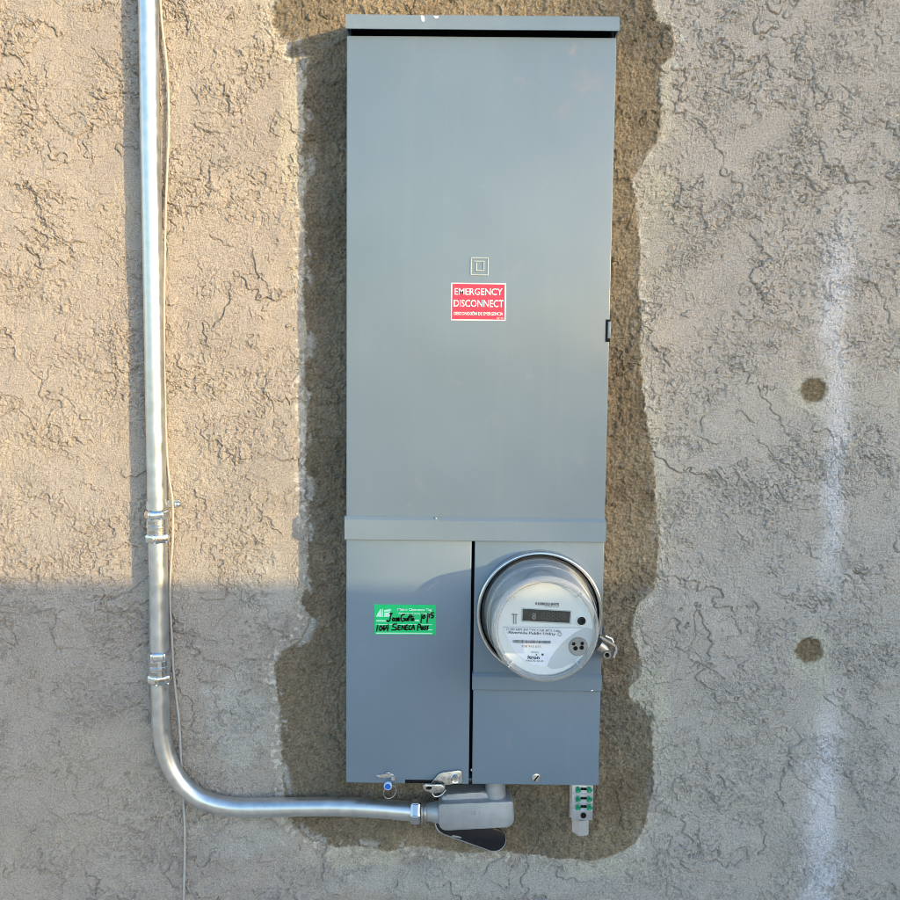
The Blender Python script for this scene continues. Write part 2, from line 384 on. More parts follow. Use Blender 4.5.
CRACKS = [[(688,113),(703,125),(714,143),(723,163),(728,182)],[(732,12),(738,18),(748,15)],[(795,45),(812,62),(814,84),(828,99),(842,103),(851,116)],
 [(748,435),(764,445),(779,461),(796,474),(812,483)],[(735,408),(743,414),(749,422),(757,424)],[(756,382),(760,396),(773,406),(779,422),(790,437),(802,445),(822,439)],[(745,474),(751,486),(764,489),(773,484)],
 [(826,510),(829,524),(840,534),(848,533)],[(808,540),(812,556),(822,566)],[(851,575),(856,596),(868,612),(880,616),(886,602)],[(850,643),(872,643),(898,650)],
 [(662,630),(680,650),(694,661),(712,670),(729,681)],[(694,736),(700,752),(706,768),(715,783)],[(786,763),(800,781),(822,795),(832,810),(845,823)],[(841,770),(850,780),(862,800),(868,814)],
 [(640,820),(652,842),(668,862),(690,880)],[(176,639),(193,647),(211,662),(237,672)],[(178,636),(190,630),(204,637),(222,649)],[(29,823),(59,822),(80,812),(97,815),(117,823),(135,829),(164,838)],
 [(0,78),(18,100),(38,113),(45,128)],[(0,208),(29,217),(53,229),(67,242),(88,243)],[(40,96),(52,118),(62,130),(80,138)],[(45,170),(58,167),(72,165)],[(88,45),(100,60),(112,72),(124,92)],
 [(12,430),(36,446),(60,452),(84,460)],[(88,602),(104,596),(118,597)],[(120,688),(134,684),(150,680)],[(118,714),(132,704),(148,702)],[(52,650),(68,648),(90,652)],
 [(192,120),(203,131),(217,133)],[(205,230),(215,240),(233,246)],[(192,588),(208,600),(220,598),(232,592)],[(218,792),(226,800),(240,812),(250,822)],[(230,742),(246,736),(262,722)]]
def crack_relief(X, Z):
    out = np.zeros(X.shape, np.float32)
    for ci, c in enumerate(CRACKS):
        P = [W(a, b, 0) for a, b in c]; x0 = min(p.x for p in P)-.05; x1 = max(p.x for p in P)+.05; z0 = min(p.z for p in P)-.05; z1 = max(p.z for p in P)+.05
        iz = np.where((gz > z0) & (gz < z1))[0]; ix = np.where((gx > x0) & (gx < x1))[0]
        if len(iz) == 0 or len(ix) == 0: continue
        sl = (slice(iz[0], iz[-1]+1), slice(ix[0], ix[-1]+1)); x = X[sl]; z = Z[sl]
        x = x+.0060*pn(x*55, z*55, 200+ci)+.0034*pn(x*150, z*150, 240+ci); z = z+.0060*pn(x*55, z*55, 300+ci)+.0034*pn(x*150, z*150, 340+ci)
        bd = np.full(x.shape, 1e9, np.float32); sg = np.zeros(x.shape, np.float32); tt = np.zeros(x.shape, np.float32)
        for k, (a, b) in enumerate(zip(P[:-1], P[1:])):
            ex, ez = b.x-a.x, b.z-a.z; L = ex*ex+ez*ez; t = np.clip(((x-a.x)*ex+(z-a.z)*ez)/L, 0, 1)
            d = np.hypot(x-a.x-t*ex, z-a.z-t*ez); cr = (x-a.x)*ez-(z-a.z)*ex
            m = d < bd; bd = np.where(m, d, bd); sg = np.where(m, np.sign(cr)*(1 if (ez-ex) > 0 else -1), sg); tt = np.where(m, (k+t)/(len(P)-1), tt)
        end = ss(0, .12, tt)*ss(1, .88, tt)
        up = np.where(sg > 0, np.exp(-bd/.012), 0)
        out[sl] += (.0013*up-.0022*np.exp(-(bd/.0011)**2))*end
    return out
hs = hs+crack_relief(X, Z)
l4, i4 = ledges(X, Z, 15, 1.6, .3, .25, 40, .5, 3, .45)
m4 = ss(-.05, .2, pn(X*12+i4*2.7, Z*12, 43)+.4*pn(X*45, Z*45, 44))
clods = ss(.05, .45, fbm(X*58, Z*58, 3, 46))*ss(-.15, .25, fbm(X*13, Z*13, 2, 48))
hm = .0026*l4*m4+.0036*clods+.0026*fbm(X*17, Z*17, 3, 49)+.0016*pn(X*110, Z*110, 51)+.0014*pn(X*250, Z*250, 52)+.0016*ss(.1,.3,pn(X*85, Z*85, 53))*ss(-.1,.1,fbm(X*12, Z*12, 2, 54))+.0002
lip = .0030*np.exp(-(sdp/.004)**2)*ss(-.2, .3, pn(X*40, Z*40, 58))
w = ss(.0015, -.0030, sdp)
h = hs*(1-w)+hm*w+lip*.6
ws = ss(.004, -.004, sds); h = h*(1-ws)+(.0010*pn(X*200, Z*200, 61)-.0018+.0014*np.exp(-(sds/.003)**2))*ws
fade = np.where(dense, 1.0, .35)
Y = -(h*fade)
# surface colours; right stucco and left mortar also carry painted light and shade
def C(r, g, b): return np.array([r, g, b], np.float32)
def mixc(A, c, f): return A*(1-f[..., None])+c*f[..., None]
base = np.ones(X.shape+(3,), np.float32)*C(.49, .45, .425)
base = mixc(base, C(.53, .48, .43), ss(-.2, .4, fbm(X*3.1, Z*3.1, 3, 80))*.8)
base = mixc(base, C(.43, .40, .385), ss(0, .45, fbm(X*6, Z*6, 3, 83))*.6)
base = mixc(base, C(.615, .57, .53), ss(.16, .30, X)*.8)  # brighter light on the right wall put into the stucco colour
base = base*(1+.05*fbm(X*40, Z*40, 3, 85))[..., None]
sidew = np.where(X > 0, 1.0, .75)
hw = .018+.016*fbm(X*14, Z*14, 2, 86)
ragg = ss(.05, .25, pn(X*120, Z*120, 140)+.6*pn(X*45, Z*45, 141)-.15)*(sdp > -.004)*(sdp < .016)
halo = np.exp(-np.maximum(sdp, 0)/np.maximum(hw*.55, .004))*(sdp > -.002)*ss(-.35, .2, fbm(X*30, Z*30, 3, 87))
base = mixc(base, C(.62, .585, .51), np.clip(halo*sidew*1.15, 0, .95))
base = mixc(base, C(.74, .71, .66), (ragg*.95).astype(np.float32))
def blob(px, py, rx, rz, c, f, seed, rough=.5, inner=.55):
    global base
    p = W(px, py, 0); q = np.sqrt(((X-p.x)/(rx/682))**2+((Z-p.z)/(rz/682))**2)+rough*fbm(X*26, Z*26, 3, seed)
    base = mixc(base, C(*c), (ss(1.1, inner, q)*f).astype(np.float32))
CREAM = (.66, .63, .54); PALE = (.58, .575, .56)
blob(656, 196, 20, 26, CREAM, .8, 90); blob(668, 250, 34, 60, (.55, .53, .48), .5, 91); blob(648, 690, 24, 38, CREAM, .9, 92)
blob(636, 625, 9, 45, CREAM, .8, 93); blob(240, 720, 34, 60, PALE, .7, 94); blob(245, 835, 60, 30, PALE, .6, 95)
blob(292, 140, 14, 75, CREAM, .5, 96); blob(262, 590, 35, 45, PALE, .5, 98); blob(470, 880, 170, 26, (.56, .55, .53), .75, 97)
blob(207, 692, 9, 7, PALE, .9, 99, .2); blob(260, 30, 26, 50, (.52, .48, .41), .5, 101); blob(825, 715, 26, 26, CREAM, .35, 102)
for (px, py, r) in SPOTS: blob(px+2, py+3, r*1.9, r*1.9, CREAM, .85, 103, .35)
blob(823, 678, 9, 24, CREAM, .7, 104)
blob(660, 720, 12, 60, CREAM, .55, 105, .8); blob(655, 470, 12, 70, CREAM, .5, 106, .8); blob(600, 866, 60, 12, CREAM, .6, 107, .8); blob(355, 858, 70, 12, CREAM, .6, 108, .8); blob(664, 90, 10, 60, CREAM, .5, 109, .8)
# chalky ghost line where a riser once ran
def streak(pts, f):
    global base
    P = [W(a, b, 0) for a, b, *_ in pts]; zz = np.array([p.z for p in P])[::-1]; xx = np.array([p.x for p in P])[::-1]
    wd_ = np.array([p[2] for p in pts])[::-1]/682; st = np.array([p[3] for p in pts])[::-1]
    xc = np.interp(Z, zz, xx); hwid = np.interp(Z, zz, wd_); s = np.interp(Z, zz, st)*(Z < zz[-1])
    q = np.abs(X-xc+.006*fbm(X*18, Z*18, 3, 110))/(hwid*.95)+.9*fbm(X*26, Z*26, 4, 112)
    base = mixc(base, C(.86, .85, .90), (np.exp(-np.maximum(q, 0)**2*1.1)*s*f).astype(np.float32))
streak([(850,170,8,0),(846,215,24,.30),(838,260,17,.75),(832,330,13,.75),(838,370,13,.7),(838,410,13,.65),(834,455,10,.65),(832,500,11,.8),(833,545,11,.8),(832,572,14,.35),
        (830,600,18,.04),(815,665,20,.0),(832,690,12,.25),(828,740,15,.8),(822,790,18,.85),(822,840,20,.9),(820,900,20,.95),(818,960,20,.9)], 1.0)
mort = np.ones(X.shape+(3,), np.float32)*C(.37, .305, .22)
mort = mixc(mort, C(.27, .215, .15), ss(-.1, .45, fbm(X*9, Z*9, 3, 120)))
mort = mixc(mort, C(.43, .36, .265), ss(.1, .5, fbm(X*14, Z*14, 4, 123))*.7)
mort = mixc(mort, C(.215, .19, .155), ss(-.14, -.19, X)*.5)  # panel's shade on the left mortar painted in as darker colour
mort = mixc(mort, C(.235, .215, .175), ss(.15, .45, pn(X*7, Z*7, 127))*.5)
mort = mort*(1+.30*pn(X*260, Z*260, 125)+.16*pn(X*90, Z*90, 126))[..., None]
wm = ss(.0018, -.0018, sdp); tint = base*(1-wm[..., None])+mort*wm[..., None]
smear = ss(.16, .34, pn(X*38, Z*19, 129)+.25*pn(X*160, Z*160, 131))*ss(.0, -.004, sdp)*ss(-.018, -.006, sdp)
tint = mixc(tint, C(.60, .60, .60), smear*.75*np.where(X < 0, 1., .35))
wsp = ss(.0040, -.0035, sds)[..., None]; tint = tint*(1-wsp)+C(.27, .215, .14)*(1+.35*pn(X*200, Z*200, 130))[..., None]*wsp
tint = np.clip(tint*np.array([.995, .986, .975], np.float32), .01, .85)

nz, nx = X.shape
idx = np.arange(nz*nx).reshape(nz, nx)
quads = np.stack([idx[:-1, :-1], idx[:-1, 1:], idx[1:, 1:], idx[1:, :-1]], -1)
fm = lambda A: .25*(A[:-1, :-1]+A[:-1, 1:]+A[1:, 1:]+A[1:, :-1])
fX, fZ, fp = fm(X), fm(Z), fm(sdp)
hole = (fX > BX0+.008) & (fX < BX1-.008) & (fZ > Z_BOT+.006) & (fZ < Z_TOP-.006)
verts = np.stack([X, Y, Z], -1).reshape(-1, 3); cols = np.concatenate([tint, np.ones(tint.shape[:2]+(1,), np.float32)], -1).reshape(-1, 4)
def grid_obj(name, mask, material, parent=None):
    q = quads[mask & ~hole].reshape(-1, 4); u, inv = np.unique(q, return_inverse=True); q = inv.reshape(-1, 4)
    me = bpy.data.meshes.new(name); me.vertices.add(len(u)); me.vertices.foreach_set('co', verts[u].astype(np.float32).ravel())
    me.loops.add(q.size); me.loops.foreach_set('vertex_index', q.astype(np.int32).ravel())
    me.polygons.add(len(q)); me.polygons.foreach_set('loop_start', np.arange(0, q.size, 4, dtype=np.int32))
    me.update(calc_edges=True)
    a = me.color_attributes.new('tint', 'FLOAT_COLOR', 'POINT'); a.data.foreach_set('color', cols[u].astype(np.float32).ravel())
    me.materials.append(material); me.shade_flat()
    o = bpy.data.objects.new(name, me); col.objects.link(o)
    if parent is not None: o.parent = parent
    reg(o, Vector((0, 0, 0))); return o
ms = [fm(s) < 0 for s in spots]; mp = fp < 0
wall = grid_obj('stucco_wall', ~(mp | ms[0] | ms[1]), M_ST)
tag(wall, 'beige skip-trowel stucco house wall behind the grey meter panel', 'wall')
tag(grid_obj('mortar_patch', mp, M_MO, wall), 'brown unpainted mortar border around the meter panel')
tag(grid_obj('mortar_spot', ms[0], M_MO, wall), 'upper small round mortar plug in the wall')
tag(grid_obj('mortar_spot', ms[1], M_MO, wall), 'lower small round mortar plug in the wall')

# ------------------------------------------------------------ out of frame: ground, plus unseen fence and house placed to shade the wall
bm = BM(); R_ = 400
vs = [bm.verts.new(p) for p in ((-R_, .06, 0), (-R_, -R_, 0), (R_, -R_, 0), (R_, .06, 0))]; bm.faces.new(vs)
g = mk('ground', bm, mat('pale_gravel', (.55, .47, .38), rough=.95, var=.25, vscale=40, bump=.01, bscale=60), sm=False); tag(g, kind='structure')
FY, FTOP = -1.95, 1.640
FX = 1.15  # unseen fence, cut and sized to throw the low shade line
M_WOOD = mat('weathered_board', (.48, .38, .28), rough=.8, var=.2, vscale=14, bump=.001, bscale=90)
fen = thing('shade_fence', 'unseen board fence placed to throw the low shade on the meter wall', 'fence', (FX, FY, 0))
bm = BM(); x = FX
while x < 7.0:
    box(bm, x, x+.137, FY-.018, FY, .04, FTOP-.02*0, .002, 1); x += .140
mk('board', bm, M_WOOD, fen)['kind'] = 'stuff'
for z in (.4, 1.45):
    bm = BM(); box(bm, FX, 7, FY-.058, FY-.0185, z-.045, z+.045); mk('rail', bm, M_WOOD, fen)
for x in (FX, 3.5, 5.9):
    bm = BM(); box(bm, x, x+.09, FY-.15, FY-.0585, -.1, FTOP-.03); mk('post', bm, M_WOOD, fen)
# unseen house, placed and raised so its corner shades the wall's right half
sdir = Vector((math.sin(rad(SUN_AZ)), -math.cos(rad(SUN_AZ)), 0)); udir = Vector((math.cos(rad(SUN_AZ)), math.sin(rad(SUN_AZ)), 0))
EDGE_X = .14; HD = 34.0
c0 = sdir*HD + udir*(EDGE_X*math.cos(rad(SUN_AZ)))
hs_ = thing('shade_house', 'unseen stucco house placed to shade the right of the meter wall', 'house', c0)
def hp(a, b, z): return c0 + udir*a + sdir*b + Vector((0, 0, z))
M_HW = mat('shade_house_stucco', (.42, .37, .31), rough=.9, var=.06, vscale=3)
bm = BM(); prism(bm, [hp(0, 0, 0), hp(11, 0, 0), hp(11, 8, 0), hp(0, 8, 0)], (0, 0, 7.2)); mk('wall', bm, M_HW, hs_, sm=False)
bm = BM()
a = [bm.verts.new(hp(*p)) for p in ((0, -.4, 7.2), (11, -.4, 7.2), (11, 8.4, 7.2), (0, 8.4, 7.2), (2.5, 4, 9.0), (9, 4, 9.0))]
for f in ((0, 1, 5, 4), (1, 2, 5), (2, 3, 4, 5), (3, 0, 4), (3, 2, 1, 0)): bm.faces.new([a[i] for i in f])
mk('roof', bm, mat('roof_tile', (.22, .12, .08), rough=.9, var=.2, vscale=6), hs_, sm=False)
for k in range(3):
    bm = BM(); prism(bm, [hp(1.5+3.2*k, -.03, 1.2), hp(3.0+3.2*k, -.03, 1.2), hp(3.0+3.2*k, -.03, 2.6), hp(1.5+3.2*k, -.03, 2.6)], sdir*.02)
    mk('window', bm, mat('window_glass', (.03, .04, .05), rough=.1), hs_, sm=False)

# ------------------------------------------------------------ meter panel
pan = thing('electrical_panel', 'tall grey steel meter and breaker enclosure mortared into the stucco wall', 'electrical panel', (0, 0, Z_BOT))
zc_top = zr(480, 36.5); zb_t = zr(475, 518, .066); zb_b = zr(475, 541, .066)
th = .0018
bm = BM()   # open-fronted box of sheet metal
ex0, ex1, ez0, ez1 = BX0+.0022, BX1-.0022, Z_BOT+.002, Z_TOP+.022
box(bm, ex0, ex0+th, .05, -.050, ez0, ez1); box(bm, ex1-th, ex1, .05, -.050, ez0, ez1)
box(bm, ex0+th, ex1-th, .05, -.050, ez0, ez0+th); box(bm, ex0+th, ex1-th, .05, -.020, ez1-th, ez1)
box(bm, ex0+th, ex1-th, .047, .05, ez0+th, ez1-th)
mk('enclosure', bm, M_PAINT, pan)
bm = BM(); box(bm, ex0+.003, ex1-.003, -.034, .044, ez0+.003, ez1-.003); mk('interior_shade', bm, M_IN, pan)  # black block: shade of the hollow box painted in, shows through the gaps
XM = xr(471.5, 660)          # dead front between the two lower covers
def cover(name, x0, x1, z0, z1, d=F, t=.0115, b=.0016, m=M_PAINT):
    bm = BM(); box(bm, x0, x1, -d, -(d-t), z0, z1, b, 3); return mk(name, bm, m, pan)
upper = cover('upper_cover', BX0, BX1, zb_t-.004, zc_top)
left = cover('lower_cover', BX0, xr(470.3, 660), Z_BOT, zb_b+.003)
mx0 = xr(474.0, 600); zlb_t = zr(536, 674.5, .066); zlb_b = zr(536, 690.5, .066)
mcov = cover('meter_cover', mx0, BX1, zlb_t-.004, zb_b+.003)
lcov = cover('meter_cover', xr(472.5, 740), BX1, Z_BOT+.0005, zlb_b+.003)
lcov['label'] = 'small blank cover below the meter'
# dark slot beneath the lower-left cover and seal bracket gap
def band(name, x0, x1, zt, zb, out):
    bm = BM()
    prof = [(-.0505, zt), (-F-.0006, zt), (-out, zt-.0042), (-out, zb+.0008), (-out+.0008, zb), (-.0505, zb)]
    prism(bm, [(x0, y, z) for y, z in prof], (x1-x0, 0, 0)); return mk(name, bm, M_PAINT2, pan, ang=20)
band('flange', BX0-.0017, BX1+.0010, zb_t, zb_b, .0675)
bn = band('flange', xr(472.2, 682), BX1+.0004, zlb_t, zlb_b, .0670); bn['label'] = 'short flange under the meter'
# cap: folded rain hood
cz1 = zr(480, 15.5, .073); cz0 = zr(480, 29.5, .073)
bm = BM(); cx0, cx1 = xr(345.6, 20, .073), xr(619.6, 22, .073)
prof = [(.012, cz1+.016), (-.0715, cz1+.0008), (-.0730, cz1-.0008), (-.0730, cz0), (-.0708, cz0), (-.0705, cz1-.0020), (.012, cz1+.013)]
prism(bm, [(cx0, y, z) for y, z in prof], (cx1-cx0, 0, 0))
for x0 in (cx0, cx1-.0018):
    prism(bm, [(x0, .012, cz1+.0130), (x0, -.0704, cz1-.0022), (x0, -.0704, cz0), (x0, -.02, cz0)], (.0018, 0, 0))
hood = mk('top_hood', bm, M_PAINT2, pan, ang=20)
# scuffs of white filler on the hood
bm = BM()
for pix in ([(420.5,15.6),(423,15.4),(424.6,17),(424.8,20.5),(423.4,21.8),(421.8,21),(421,18)], [(433.6,15.8),(438.5,15.9),(438.8,17.4),(436.2,18.4),(434.6,17.6)]):
    polyd(bm, pix, .0735, .0729)
mk('filler_fleck', bm, M_WHITE, hood)
# latch notch on the right edge
bm = BM(); box(bm, xr(605.6, 331), BX1+.0006, -F-.0006, -F+.010, zr(606, 342), zr(606, 319.5)); nt_ = mk('latch_recess', bm, M_IN, upper)
bm = BM(); box(bm, xr(607.6, 331), BX1+.0016, -F-.0018, -F+.009, zr(606, 338.5), zr(606, 321.5), .0008, 2); mk('latch_tab', bm, M_PAINT2, upper)
# embossed maker's emblem
bm = BM(); zc_, xc_ = zr(479.5, 266.5), xr(479.5, 266.5); a = .0125; t = .0018; y0, y1 = -F-.0012, -F+.002
def frame(bm, xc, zc, a, t, sx=1.0):
    box(bm, xc-a*sx, xc+a*sx, y0, y1, zc+a-t, zc+a, .0004, 1); box(bm, xc-a*sx, xc+a*sx, y0, y1, zc-a, zc-a+t, .0004, 1)
    box(bm, xc-a*sx, xc-a*sx+t, y0+.0001, y1, zc-a+t, zc+a-t, .0004, 1); box(bm, xc+a*sx-t, xc+a*sx, y0+.0001, y1, zc-a+t, zc+a-t, .0004, 1)
frame(bm, xc_, zc_, a, t)
box(bm, xc_-.0052, xc_-.0034, y0, y1, zc_-.0065, zc_+.0052, .0004, 1)
box(bm, xc_-.0034, xc_+.0068, y0+.0001, y1, zc_-.0065, zc_-.0048, .0004, 1)
box(bm, xc_+.0050, xc_+.0068, y0, y1, zc_-.0048, zc_+.0078, .0004, 1)
box(bm, xc_-.0078, xc_+.0050, y0+.0001, y1, zc_+.0062, zc_+.0078, .0004, 1)
mk('emblem', bm, mat('emblem_paint', (.40, .46, .49), rough=.3), upper)
# red emergency label
bm = BM(); lx0, lx1, lz0, lz1 = xr(451, 302), xr(505.8, 302), zr(478.5, 320.6), zr(478.5, 283)
box(bm, lx0, lx1, -F-.0004, -F+.001, lz0, lz1, .0002, 1)
lab = mk('warning_label', bm, M_WHITE, pan); lab['label'] = 'red EMERGENCY DISCONNECT label with white border'
bm = BM(); box(bm, lx0+.0016, lx1-.0016, -F-.0006, -F, lz0+.0016, lz1-.0016); mk('red_field', bm, M_RED, lab)
D = F+.0008
text_fit('lettering', 'EMERGENCY', 454.6, 288.2, 502.6, 295.0, D, M_WHITE, lab, bold=.012)
text_fit('lettering', 'DISCONNECT', 453.8, 299.8, 503.6, 307.0, D, M_WHITE, lab, bold=.012)
text_fit('lettering', 'DESCONEXIÓN DE EMERGENCIA', 454.0, 311.2, 503.0, 315.2, D, M_WHITE, lab, bold=.02)
text_fit('lettering', 'E0192', 497.0, 317.2, 503.2, 318.8, D, M_WHITE, lab)
# green tag
bm = BM(); gx0, gx1, gz0, gz1 = xr(374.3, 620), xr(436, 620), zr(405, 634.6), zr(405, 604.6)
box(bm, gx0, gx1, -F-.0005, -F+.001, gz0, gz1, .0002, 1)
tg = mk('clearance_tag', bm, M_TAG, pan); tg['label'] = 'bright green clearance tag with handwriting'
D = F+.0009
text_fit('lettering', 'Metro Clearance Tag', 397.6, 608.2, 431.8, 611.6, D, M_MINT, tg, bold=.03)
text_fit('lettering', 'Authority of Safety Clear Tag', 398.2, 612.4, 432.8, 615.0, D, M_MINT, tg, bold=.02)
bm = BM()
for pix in ([(376.0,616.6),(380.0,609.4),(381.0,609.4),(381.4,616.8)], [(381.8,616.9),(382.0,608.8),(382.9,608.8),(383.2,616.9)],
            [(384.0,610.0),(390.6,609.0),(390.8,611.0),(384.6,612.2)], [(384.0,613.2),(390.4,611.8),(389.6,616.6),(384.2,617.0)],
            [(376.2,620.2),(386.0,620.3),(386.0,621.6),(376.2,621.5)], [(414.2,620.0),(419.0,620.0),(419.0,621.2),(414.2,621.2)],
            [(376.4,624.2),(432.2,624.4),(432.2,625.0),(376.4,624.8)], [(427.8,629.4),(432.4,629.4),(432.4,630.4),(427.8,630.4)],
            [(376.2,632.6),(432.2,632.8),(432.2,634.0),(376.2,633.8)]):
    polyd(bm, pix, D, F+.0003)
mk('printed_rule', bm, M_MINT, tg)
DI = F+.0011
def ink(strokes, wpx=.75):
    bm = BM()
    for s in strokes:
        P = spline([W(x, y, DI) for x, y in s], 3)
        for a, b in zip(P[:-1], P[1:]):
            t_ = (b-a); L = t_.length
            if L < 1e-6: continue
            t_ = t_/L; n_ = Vector((-t_.z, 0, t_.x))*(wpx*.5/715*1.4); a2 = a-t_*.0004; b2 = b+t_*.0004
            bm.faces.new([bm.verts.new(p) for p in (a2-n_, b2-n_, b2+n_, a2+n_)])
    return bm
HAND = [
 [(391.2,613.6),(390.4,617.5),(389.6,620.6),(388.0,621.6),(386.8,620.2)],[(389.4,613.8),(392.4,613.4)],             # J
 [(393.6,618.0),(392.4,619.4),(393.2,621.0),(394.6,620.2),(394.4,618.4),(393.4,618.0)],                                # o
 [(397.2,618.0),(395.8,618.4),(396.8,619.6),(396.6,621.0),(395.2,621.0)],                                              # s
 [(397.6,619.8),(399.2,619.0),(398.6,617.9),(397.6,619.2),(398.2,620.8),(400.0,620.4)],                                # e
 [(404.6,614.6),(402.2,614.8),(400.9,618.2),(402.0,621.2),(404.4,620.6),(404.6,618.6),(403.0,618.6)],                  # G
 [(406.0,618.0),(405.8,620.4),(407.2,620.4),(407.8,618.0),(407.8,620.8)],[(409.6,614.6),(408.9,620.8)],[(408.0,617.0),(413.6,616.6)],
 [(411.4,614.4),(410.8,620.8)],[(412.4,618.0),(412.2,620.8),(413.4,618.2),(414.0,620.8)],
 [(421.8,614.2),(421.0,622.8)],[(423.6,615.6),(422.6,617.4),(423.6,618.6),(425.0,617.0),(424.4,615.2),(423.6,615.6)],[(428.0,613.4),(427.0,623.0)],
 [(429.6,613.6),(429.2,618.0)],[(433.8,612.8),(431.4,613.2),(431.4,615.2),(433.2,615.4),(433.0,617.6),(431.0,617.8)],
 [(377.8,624.8),(376.6,631.4)],[(380.8,625.6),(379.2,628.4),(380.4,630.6),(382.2,628.2),(380.8,625.6)],[(384.6,625.2),(383.0,628.2),(384.0,630.2),(385.2,628.6),(383.4,628.2)],
 [(386.8,625.0),(386.0,628.0),(388.6,627.8)],[(388.4,624.6),(387.4,631.2)],
 [(397.0,624.0),(393.4,624.4),(393.0,626.6),(396.2,627.8),(396.0,629.8),(391.6,630.0)],
 [(400.4,625.4),(398.4,625.6),(398.2,629.8),(400.6,629.6)],[(398.4,627.6),(400.2,627.4)],[(401.8,629.8),(402.2,625.6),(404.4,629.6),(404.8,625.4)],
 [(408.0,625.2),(406.0,625.4),(405.8,629.8),(408.0,629.4)],[(406.0,627.4),(407.8,627.2)],[(411.2,625.4),(409.2,626.6),(409.2,629.4),(411.0,629.4)],
 [(411.4,629.8),(413.4,625.0),(414.4,629.8)],[(412.0,628.0),(414.4,627.8)],
 [(417.4,630.6),(418.2,624.6),(420.2,624.8),(420.4,626.6),(417.8,627.4)],[(422.2,626.4),(420.8,628.4),(422.0,629.8),(423.2,626.6),(423.6,629.8)],
 [(426.0,626.0),(424.8,627.0),(425.8,628.6),(424.4,629.8)],[(428.4,625.8),(427.2,627.0),(428.0,628.4),(426.8,629.8)]]
mk('handwriting', ink(HAND, .95), M_INK, tg, sm=False)
# screws and rivets
def screw(px, py, d, r, parent, m=M_ZINC, name='screw', slot=True, h=.0022):
    c = W(px, py, d); bm = BM()
    lathe(bm, c, [(r, -.001), (r, .0004), (r*.9, h*.65), (r*.55, h*.95), (0, h)], n=24)
    o = mk(name, bm, m, parent)
    if slot:
        bm = BM(); c2 = c+Vector((0, -h-.0002, 0)); a = .9
        for k in (0,):
            dx = Vector((math.cos(a), 0, math.sin(a)))*r*.75; n_ = Vector((-math.sin(a), 0, math.cos(a)))*r*.14
            prism(bm, [c2-dx-n_, c2+dx-n_, c2+dx+n_, c2-dx+n_], (0, .0009, 0))
        mk('slot', bm, M_IN, o)
    return o
screw(536.2, 777.6, F, .0068, pan)
screw(436.0, 518.6, .0655, .0016, pan, slot=False, h=.001, name='rivet')
screw(591.8, 690.8, .067, .0018, pan, slot=False, h=.0012, name='rivet')
screw(469.2+2.6, 770.0, .055, .0022, pan, slot=False, h=.001, name='rivet')
# slot under the hasp
bm = BM(); box(bm, xr(405.2, 780), xr(434, 780), -F-.0003, -F+.004, zr(418, 783.2), zr(418, 779.8)); mk('slot', bm, M_IN, left)
# hasp
bm = BM(); D = F+.005
polyd(bm, [(430.2,784.6),(438.5,774.4),(442.5,772.8),(459.0,770.4),(461.6,771.6),(462.6,777.0),(462.4,783.6),(446.0,784.4),(443.6,786.8),(436,787)], D, D-.0022, .0006)
hasp = mk('hasp', bm, M_HASP, pan)
bm = BM(); polyd(bm, [(422.8,785.4),(425.5,784.4),(441.5,785.0),(445.0,787.6),(444.6,790.4),(440.0,793.0),(434,793.6),(426.2,791.6),(423.2,788.6)], D+.009, D+.0065, .0008)
mk('eye_plate', bm, M_HASP, hasp)
bm = BM(); polyd(bm, [(425.8,787.6),(428.4,786.4),(431.6,786.8),(432.0,788.6),(429.4,789.8),(426.4,789.4)], D+.0094, D+.0088); mk('eye_hole', bm, M_IN, hasp)
bm = BM(); c = W(455.4, 778.4, D); lathe(bm, c, [(.0062, -.001), (.0066, .0022), (.0058, .0036), (.0040, .0030), (.0036, .0006), (0, .0004)], n=32); bs = mk('boss', bm, M_ZINC, hasp)
bm = BM(); lathe(bm, c, [(.0026, .0003), (.0020, .0020), (0, .0024)], n=20); mk('screw_head', bm, M_NICK, bs)
bm = BM(); tube(bm, spline([W(432, 793, D+.004), W(435, 796.5, D+.004), W(441, 795.2, D+.003), W(446, 790, D+.002)], 5), .0010, 8); mk('wire_hook', bm, M_HASP, hasp)
# seal bracket and blue wire seal
bm = BM(); polyd(bm, [(375.8,775.6),(379.5,774.6),(385,774.8),(391,773.8),(394,775),(391,777.6),(384.5,778.6),(379,777.8)], F+.004, F-.001, .0008); brk = mk('seal_bracket', bm, M_ZINC, pan)
bm = BM(); c = W(393.6, 777.2, F); lathe(bm, c, [(.0034, -.001), (.0042, .002), (.0036, .0036), (.0018, .0038), (0, .003)], n=24); mk('boss', bm, M_ZINC, brk)
bm = BM(); tube(bm, spline([W(384, 774.4, F+.003), W(387.5, 773.0, F+.006), W(392, 774.0, F+.003)], 5), .0009, 8); mk('bracket_wire', bm, M_HASP, brk)
seal = thing('wire_seal', 'round blue utility seal hanging from the lower left cover', 'seal', W(388, 785.5, F))
bm = BM(); c = W(388.0, 785.4, F+.004); lathe(bm, c, [(.0046, -.005), (.0060, -.002), (.0060, .003), (.0048, .0046), (.0042, .0046), (.0040, .003), (0, .003)], n=32); mk('seal_body', bm, M_CLEARP, seal)
bm = BM(); lathe(bm, c, [(.0041, .0032), (.0036, .0044), (.0015, .0040), (0, .0046)], n=24); mk('blue_insert', bm, M_BLUE, seal)
bm = BM(); tube(bm, spline([W(385, 789, F+.002), W(383.4, 793, F+.002), W(385.4, 797.4, F+.001), W(390, 798.2, F), W(394.6, 795.0, F), W(396, 789, F+.001), W(393, 785, F+.003)], 6), .00075, 8)
